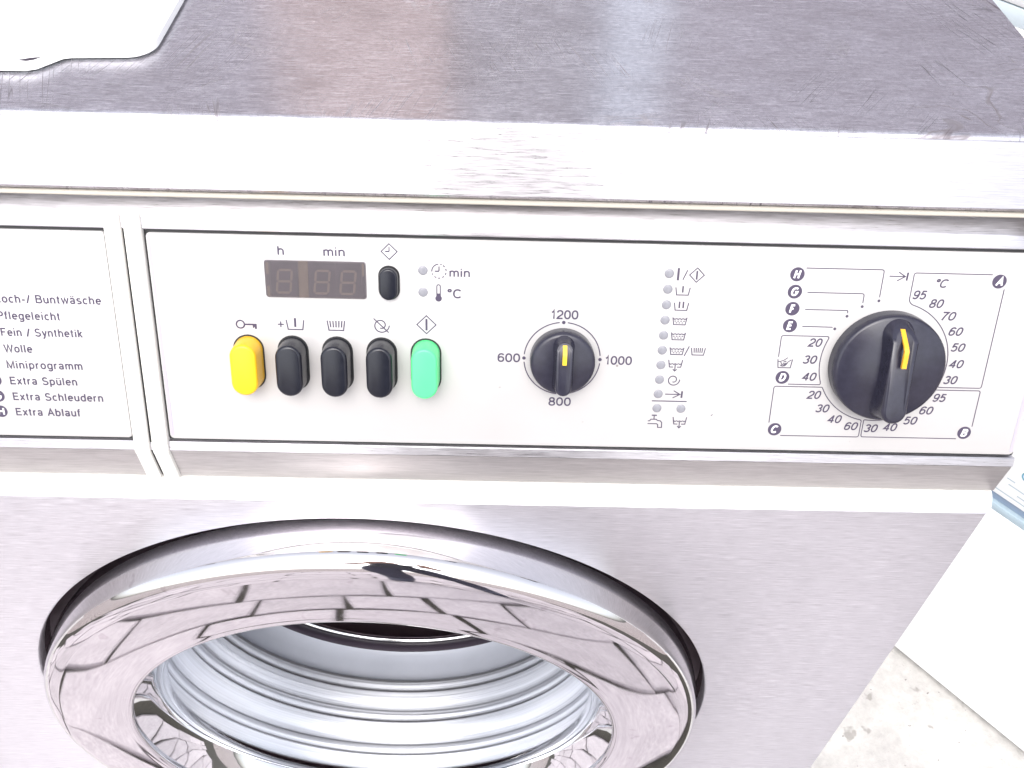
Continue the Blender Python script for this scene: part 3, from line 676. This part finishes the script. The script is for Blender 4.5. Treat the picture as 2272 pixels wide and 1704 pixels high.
def digit(name):
    bm = bmesh.new(); hw_, hh, tk, sh = 2.75, 4.7, 0.95, 0.12
    sk = lambda x, y: (x+y*sh, y)
    e = 0.12
    for a, b in (((-hw_+e, hh), (hw_-e, hh)), ((-hw_+e, 0), (hw_-e, 0)), ((-hw_+e, -hh), (hw_-e, -hh)), ((-hw_, e), (-hw_, hh-e)), ((hw_, e), (hw_, hh-e)), ((-hw_, -hh+e), (-hw_, -e)), ((hw_, -hh+e), (hw_, -e))):
        hz = abs(a[1]-b[1]) < 1e-6; t2 = tk/2
        if hz: pts = [(a[0], a[1]), (a[0]+t2, a[1]-t2), (b[0]-t2, a[1]-t2), (b[0], a[1]), (b[0]-t2, a[1]+t2), (a[0]+t2, a[1]+t2)]
        else: pts = [(a[0], a[1]), (a[0]+t2, a[1]+t2), (a[0]+t2, b[1]-t2), (a[0], b[1]), (a[0]-t2, b[1]-t2), (a[0]-t2, a[1]+t2)]
        bm.faces.new([bm.verts.new((*sk(x, y), 0.0)) for x, y in pts])
    for f in bm.faces:
        if f.normal.z < 0: f.normal_flip()
    return from_bm(name, bm, False)
dg_me = digit('unlit_digit')
for u in (-18.5, -3.3, 7.2): link('unlit_digit', dg_me, 'segment', dsp, FMat(u, 71.6, 0.56))
link('window_pane', prism('window_pane', rounded(-26.1, 14.3, 65.0, 80.1, 1.0), 0.75, 0.95, 0.1, 1), 'pane', dsp, FM)

# ---- push buttons
def stadium(wd, ln, n=14):
    r = wd/2; h = ln/2-r
    return arc((0, h), r, 0, 180, n)+arc((0, -h), r, 180, 360, n)
def loft(name, rings, cap=True, angle=40):
    bm = bmesh.new(); R_ = [[bm.verts.new(p) for p in ring] for ring in rings]; n = len(R_[0])
    for A, B in zip(R_, R_[1:]):
        for i in range(n): bm.faces.new((A[i], A[(i+1) % n], B[(i+1) % n], B[i]))
    if cap: bm.faces.new(R_[-1])
    return from_bm(name, bm, True, angle)
def button_mesh(wd, ln, h, tap=0.8, rnd=1.3):
    rr = []
    rr.append([(x, y, -2.0) for x, y in stadium(wd, ln)])
    for t in (0.0, 0.5, 1.0): rr.append([(x, y, t*(h-rnd)) for x, y in stadium(wd-tap*t, ln-tap*t)])
    for k in range(1, 5):
        a = k/4*math.pi/2
        rr.append([(x, y, h-rnd+rnd*math.sin(a)) for x, y in stadium(wd-tap-2*rnd*(1-math.cos(a)), ln-tap-2*rnd*(1-math.cos(a)))])
    return loft('push_button', rr, True, 60)
big = button_mesh(11.6, 23.0, 10.5)
hole_me = prism('button_hole', stadium(12.9, 24.4), 0.05, 0.12); hole_me.materials.append(M['hole'])
labels = ['yellow door release button under the key symbol', 'black button under the tub symbol with a plus', 'black button under the tub symbol with five lines', 'black button under the crossed-out spiral symbol', 'green start button under the diamond symbol']
for i, (mt, lb) in enumerate(zip(('yellow', 'black', 'black', 'black', 'green'), labels)):
    me = big.copy(); me.materials.append(M[mt]); u = -35.35+18.45*i
    b = link('push_button', me, mt, wm, FMat(u, 36.2, 0.15)); b['label'] = lb
    link('button_hole', hole_me, None, b, FMat(u, 36.2))
sb = button_mesh(7.9, 13.6, 3.2, 0.5, 0.8); sb.materials.append(M['black'])
b = link('push_button', sb, None, wm, FMat(23.75, 71.8, 0.15)); b['label'] = 'small black button beside the display'
h2 = prism('button_hole', stadium(8.7, 14.5), 0.05, 0.12)
link('button_hole', h2, 'hole', b, FMat(23.75, 71.8))

# ---- indicator lamps
def dome(r, h, n=24):
    rr = [[(r*math.cos(2*math.pi*i/n)*math.cos(a), r*math.sin(2*math.pi*i/n)*math.cos(a), h*math.sin(a)) for i in range(n)] for a in (0, 0.3, 0.7, 1.1, 1.45)]
    return loft('indicator_lamp', rr, True, 80)
lm = dome(1.95, 0.45); lm.materials.append(M['led'])
for u, v in [(LU, v) for v in LV]+[(147.7, LV[9]), (37.5, 77.3), (37.5, 68.2)]: link('indicator_lamp', lm, None, wm, FMat(u, v, 0.05))

# ---- rotary knobs: round skirt, domed face, raised grip bar and yellow pointer mark
def knob_body(r, hs, hd, n=72):
    rr = []
    for rad, z in ((r, 0), (r, hs*0.55), (r-0.25, hs-0.9), (r-0.8, hs-0.3), (r-1.6, hs)): rr.append([(rad*math.cos(2*math.pi*i/n), rad*math.sin(2*math.pi*i/n), z) for i in range(n)])
    for k in range(1, 9):
        t = k/9; rad = (r-1.6)*(1-t); z = hs+hd*(1-(1-t)**2)
        rr.append([(rad*math.cos(2*math.pi*i/n), rad*math.sin(2*math.pi*i/n), z) for i in range(n)])
    return loft('knob', rr, True, 50)
def grip_mesh(L, wd, z0, h, flare=1.6, rnd=1.4, slope=3.0, cham=0.75):
    rr = []
    rows_ = [(flare*2.0, z0), (flare*0.9, z0+(h-z0)*0.22), (flare*0.25, z0+(h-z0)*0.5), (0.0, h-rnd)]
    for ex, z in rows_: rr.append([(x, y, z) for x, y in stadium(wd+ex, L+ex*1.0, 12)])
    for k in range(1, 5):
        a = k/4*math.pi/2; s = -2*rnd*(1-math.cos(a)); rr.append([(x, y, h-rnd+rnd*math.sin(a)) for x, y in stadium(wd+s, L+s, 12)])
    # chamfer of the pointing end
    out = []
    for ring in rr: out.append([(x, y, min(z, h-max(0.0, (y-(L/2-slope*1.7)))*cham) if y > 0 else z) for x, y, z in ring])
    return loft('knob_grip', out, True, 50)
def marker_mesh(pts, wd):
    bm = bmesh.new(); L = []; N = len(pts)
    for y, z in pts: L.append((bm.verts.new((-wd/2, y, z)), bm.verts.new((wd/2, y, z)), bm.verts.new((wd/2, y, z-1.2)), bm.verts.new((-wd/2, y, z-1.2))))
    for a, b in zip(L, L[1:]):
        for i in range(4): bm.faces.new((a[i], a[(i+1) % 4], b[(i+1) % 4], b[i]))
    bm.faces.new(L[0]); bm.faces.new(L[-1][::-1])
    return from_bm('pointer_mark', bm, True, 40)
def knob(u, v, r, hs, hd, L, wd, h, slope, ang, label, mw):
    k = link('rotary_knob', knob_body(r, hs, hd), 'knob', wm, FMat(u, v, 0.15, ang)); k['label'] = label
    link('knob_grip', grip_mesh(L, wd, hs-0.6, h, 1.6 if r < 20 else 2.4, 1.2 if r < 20 else 1.8, slope, 0.7 if r < 20 else 1.15), 'knob', k, FMat(u, v, 0.15, ang))
    y1 = L/2-slope*1.7
    zz = lambda y: h-max(0.0, y-y1)*(0.7 if r < 20 else 1.15)+0.12
    ys = [L*0.12+(L/2-0.9-L*0.12)*i/8 for i in range(9)]
    link('pointer_mark', marker_mesh([(y, zz(y)) for y in ys], mw), 'marker' if r < 20 else 'marker2', k, FMat(u, v, 0.15, ang))
    return k
knob(KS[0], KS[1], 13.6, 7.0, 1.2, 22.5, 6.6, 15.0, 2.6, 0, 'small black speed knob with yellow mark at 1200', 1.7)
knob(KB[0], KB[1], 23.4, 7.5, 3.2, 40.0, 10.4, 19.0, 4.4, 0, 'large black programme knob with yellow mark', 1.9)

# ---- porthole door
door = empty('door', (0, -22, ZC)); door.parent = wm; door.matrix_basis = WM[wm].inverted() @ WM[door]
door['label'] = 'round chrome porthole door'
ring = [(30, 193.0), (12, 195.6), (2, 195.8), (-6, 195.3), (-12, 194.4)]
ring += [(-12-8.6*math.sin(R(a)), 185.6+8.8*math.cos(R(a))) for a in range(8, 84, 8)]
# gently convex polished face, rolling over at the inner edge
fr = []
for i in range(0, 22):
    t = i/21; r_ = 185.0-(185.0-148.5)*t
    fr.append((-20.6-1.9*math.sin(math.pi*(0.08+0.62*t))*1.0, r_))
ring += fr
y_in = fr[-1][0]
ring += [(y_in-0.1, 146.6), (y_in+0.1, 145.0), (y_in+0.6, 144.0), (y_in+1.3, 143.5), (y_in+2.4, 143.4), (y_in+5.0, 144.4)]
link('chrome_ring', lathe('chrome_ring', ring, 256, 70), 'chrome', door)
link('gap_ring', lathe('gap_ring', [(8, 202.5), (20, 202), (24, 196), (24, 190)], 192), 'gap', door)
fl = [(y_in+5.0, 144.4), (-14, 141.5), (-9, 137.0), (-4, 133.2), (2, 131.3), (7, 130.9), (9, 131.6), (10, 133)]
link('inner_flange', lathe('inner_flange', fl, 192, 60), 'flange', door)
bw = [(10.0, 136.0)]
yb, rb = 10.5, 146.0
bw.append((yb, rb))
for k, (run, rise, back) in enumerate(((13, 4.8, 0.2), (4, 1.0, 0.0), (14, 4.6, 0.35), (5, 1.3, 0.0), (12, 3.4, 0.2), (5, 1.0, 0.1))):
    for q in (0.25, 0.5, 0.75, 1.0): bw.append((yb+run*q, rb-rise*q-0.35*math.sin(math.pi*q)))
    yb += run; rb -= rise
    bw.append((yb+0.5, rb-0.1)); bw.append((yb+1.2, rb+back*0.5)); bw.append((yb+2.2, rb+back)); yb += 2.6; rb += back
bw.append((75.4, 137.0))
link('glass_bowl', lathe('glass_bowl', bw, 192, 80), 'bowl', door)
link('rubber_seal', lathe('rubber_seal', [(75.6, 137.4), (78, 136.2), (84, 135.8), (94, 135.2), (101, 134.2), (104, 132.6)], 160, 60), 'seal', door)
link('seal_lip', lathe('seal_lip', [(104, 132.6), (106, 131.8), (111, 131.8), (112.5, 133.6)], 160, 60), 'dark_seal', door)
link('drum_edge', lathe('drum_edge', [(114.2+2.4*math.cos(R(a)), 132.0+2.4*math.sin(R(a))) for a in range(0, 360, 30)], 160, 80, True), 'edge_ring', door)
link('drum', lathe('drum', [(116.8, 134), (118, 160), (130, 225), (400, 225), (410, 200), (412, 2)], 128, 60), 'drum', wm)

# ================================================================== things beside and on the machine
# white plastic cover lying on the lid
TZ = ZC+377.2
tl = empty('plastic_cover', (-140, 200, TZ))
tag(tl, 'white plastic cover with rounded corner lying on the steel lid at its left', 'plastic cover')
out = [(-68.6, 300), (-68.3, 112), (-68.3, 99)]+[(-78.5+10.2*math.cos(R(a)), 97-11.5*math.sin(R(a))) for a in range(10, 91, 10)]+[(-98.5, 84.0), (-101.5, 83.0), (-105.2, 78.5), (-108.5, 74.6), (-112.5, 73.0), (-290, 71.0), (-290, 300)]
cv = lambda x, y: (67.5+(x-67.5)*1.033, -248.7+(y+248.7)*1.038)
out = [cv(x, y) for x, y in out[::-1]]
link('cover_plate', prism('cover_plate', out, 0.9, 4.2, 0.8, 3), 'white_plastic', tl, Matrix.Translation(Vector((0, 0, TZ))*MM))
inn = []
cxm, cym = -180, 185
for x, y in out: inn.append((cxm+(x-cxm)*0.985, cym+(y-cym)*0.985))
link('cover_rim', prism('cover_rim', inn, 0.1, 0.85), 'green_edge', tl, Matrix.Translation(Vector((0, 0, TZ))*MM))
link('cover_slot', prism('cover_slot', [cv(*p) for p in ((-115.0, 75.2), (-111.5, 74.6), (-108.9, 75.8), (-106.9, 78.0), (-110.5, 77.2))], 4.22, 4.30), 'dark_seal', tl, Matrix.Translation(Vector((0, 0, TZ))*MM))
link('cover_seam', prism('cover_seam', [cv(*p) for p in ((-82.3, 86.6), (-82.0, 86.6), (-82.9, 111), (-83.15, 111))], 4.22, 4.26), 'panel_edge', tl, Matrix.Translation(Vector((0, 0, TZ))*MM))

# white appliance standing at an angle to the right
HX = Vector((0.65555, -0.75515, 0)); NX = Vector((-0.75515, -0.65555, 0))
AM = Matrix(((HX.x, -NX.x, 0, 0.567), (HX.y, -NX.y, 0, 0.2856), (0, 0, 1, 0), (0, 0, 0, 1)))
ap = empty('white_appliance', (567+131, 285-151, 0)); WM[ap] = AM; ap.matrix_basis = AM
tag(ap, 'white enamelled appliance standing at an angle right of the steel machine', 'appliance')
def apbox(name, x0, x1, y0, y1, z0, z1, mat, bev=1.0): return link(name, from_bm(name, box_bm(x0, x1, y0, y1, z0, z1, bev)), mat, ap, AM)
apbox('lower_front', -250, 345, 0, 40, 10, 296.4, 'enamel', 2.0)
apbox('seam_strip', -249, 344, 2.2, 40, 296.6, 297.6, 'paler_blue', 0)
apbox('ledge_strip', -249, 344, 1.0, 40, 297.8, 306.0, 'paler_blue', 1.0)
apbox('groove_strip', -249, 344, 6.0, 40, 306.2, 318.4, 'pale_blue', 0.5)
apbox('upper_front', -250, 345, 0, 40, 318.6, 728, 'enamel', 2.0)
apbox('blue_band', -249, 344, 1.0, 40, 728.2, 741, 'enamel_blue', 0.5)
apbox('top_front', -250, 345, 0, 40, 741.2, 850, 'enamel', 4.0)
apbox('body', -250, 345, 40.3, 590, 10, 848, 'enamel', 4.0)
bm = bmesh.new(); ribbon(bm, [(5.5*math.cos(R(a)), 5.5*math.sin(R(a))) for a in range(0, 360, 12)], 1.6, 0.0, True)
rm = from_bm('printed_ring', bm, False)
RX = Matrix.Rotation(R(90), 4, 'X')
link('printed_ring', rm, 'cyan_ink', ap, AM @ Matrix.Translation(Vector((7.0, -0.08, 359))*MM) @ RX)
for x0, x1, z in ((-8, 0, 344), (-4, 60, 338), (8, 60, 331), (-12, 40, 325)):
    link('printed_line', mesh('printed_line', [(x0, z, 0), (x1, z, 0), (x1, z+1.2, 0), (x0, z+1.2, 0)], [(0, 1, 2, 3)]), 'paler_blue', ap, AM @ Matrix.Translation(Vector((0, -0.08, 0))) @ Matrix.Translation(Vector((0, 0.0799, 0))) @ RX)

# ------------------------------------------------------------------ photographer: stands in front of the machine, seen only as a blurred reflection in the steel
def skinned(name, joints, edges, mat, parent, root=0, sub=2):
    me = bpy.data.meshes.new(name); me.from_pydata([Vector(j[:3])*MM for j in joints], edges, []); me.update()
    o = bpy.data.objects.new(name, me); COL.objects.link(o)
    md = o.modifiers.new('skin', 'SKIN'); md.use_smooth_shade = True
    for i, j in enumerate(joints):
        sv = me.skin_vertices[0].data[i]; rx = j[3]*MM; ry = (j[4] if len(j) > 4 else j[3])*MM; sv.radius = (rx, ry); sv.use_root = (i == root)
    o.modifiers.new('sub', 'SUBSURF').levels = sub
    dg = bpy.context.evaluated_depsgraph_get(); m2 = bpy.data.meshes.new_from_object(o.evaluated_get(dg)); bpy.data.objects.remove(o)
    m2.materials.clear()
    return link(name, m2, mat, parent)
M['shirt'] = plain('dark_grey_shirt_cloth', (0.10, 0.10, 0.115), 0.9, 0.0, 0.15, 30)
M['trousers'] = plain('dark_trouser_cloth', (0.09, 0.09, 0.12), 0.9, 0.0, 0.15, 30)
M['skin'] = plain('skin', (0.50, 0.33, 0.26), 0.5, 0.0, 0.05, 60)
M['hair'] = plain('brown_hair', (0.05, 0.035, 0.025), 0.6, 0.0, 0.2, 200)
pr = empty('person', (75, -930, 0))
tag(pr, 'person in dark grey shirt and trousers standing before the machine, reflected in its chrome', 'person')
X0, Y0 = 75, -930
J = [(X0, Y0, 960, 150, 105), (X0, Y0+10, 1120, 140, 100), (X0, Y0+25, 1300, 150, 105), (X0, Y0+40, 1400, 110, 80), (X0, Y0+55, 1470, 55), (X0, Y0+70, 1540, 72, 84), (X0, Y0+75, 1610, 80, 95), (X0, Y0+70, 1680, 55, 65)]
Eg = [(i, i+1) for i in range(7)]
for sx in (-1, 1):
    b0 = len(J); J += [(X0+sx*165, Y0+40, 1385, 58), (X0+sx*215, Y0+120, 1200, 46), (X0+sx*190, Y0+230, 1090, 40), (X0+sx*130, Y0+400, 1050, 33), (X0+sx*88, Y0+520, 1045, 27), (X0+sx*75, Y0+575, 1045, 32, 18)]
    Eg += [(3, b0)] + [(b0+i, b0+i+1) for i in range(5)]
    for k, (dx, dz, ln) in enumerate(((-28, 22, 48), (-10, 24, 55), (8, 12, 55), (18, -8, 48), (-30, -26, 40))):
        f0 = len(J); J += [(X0+sx*75+dx*0.5*sx*-1*-1, Y0+600, 1045+dz*0.8, 9), (X0+sx*(75-22)+dx*0.4, Y0+600+ln*0.45, 1045+dz, 8.5), (X0+sx*(75-42)+dx*0.3, Y0+600+ln*0.5, 1045+dz, 8)]
        Eg += [(b0+5, f0), (f0, f0+1), (f0+1, f0+2)]
for sx in (-1, 1):
    b0 = len(J); J += [(X0+sx*85, Y0, 900, 92), (X0+sx*95, Y0+8, 500, 60), (X0+sx*100, Y0-10, 300, 54), (X0+sx*105, Y0-15, 90, 40), (X0+sx*110, Y0+60, 45, 42, 34), (X0+sx*115, Y0+150, 34, 40, 24)]
    Eg += [(0, b0)] + [(b0+i, b0+i+1) for i in range(5)]
body = skinned('body', J, Eg, 'shirt', pr)
me = body.data
me.materials.append(M['skin']); me.materials.append(M['trousers'])
for p in me.polygons:
    c = p.center/MM
    p.material_index = 2 if c.z < 940 else (1 if (c.z > 1450 or (c.y > Y0+330)) else 0)
hb = bmesh.new(); bmesh.ops.create_uvsphere(hb, u_segments=24, v_segments=14, radius=1)
for v in hb.verts: v.co = Vector((X0+v.co.x*88, Y0+58+v.co.y*100, 1640+v.co.z*82 + (12*math.sin(v.co.x*9)*math.cos(v.co.y*7))))
link('hair', from_bm('hair', hb), 'hair', pr)
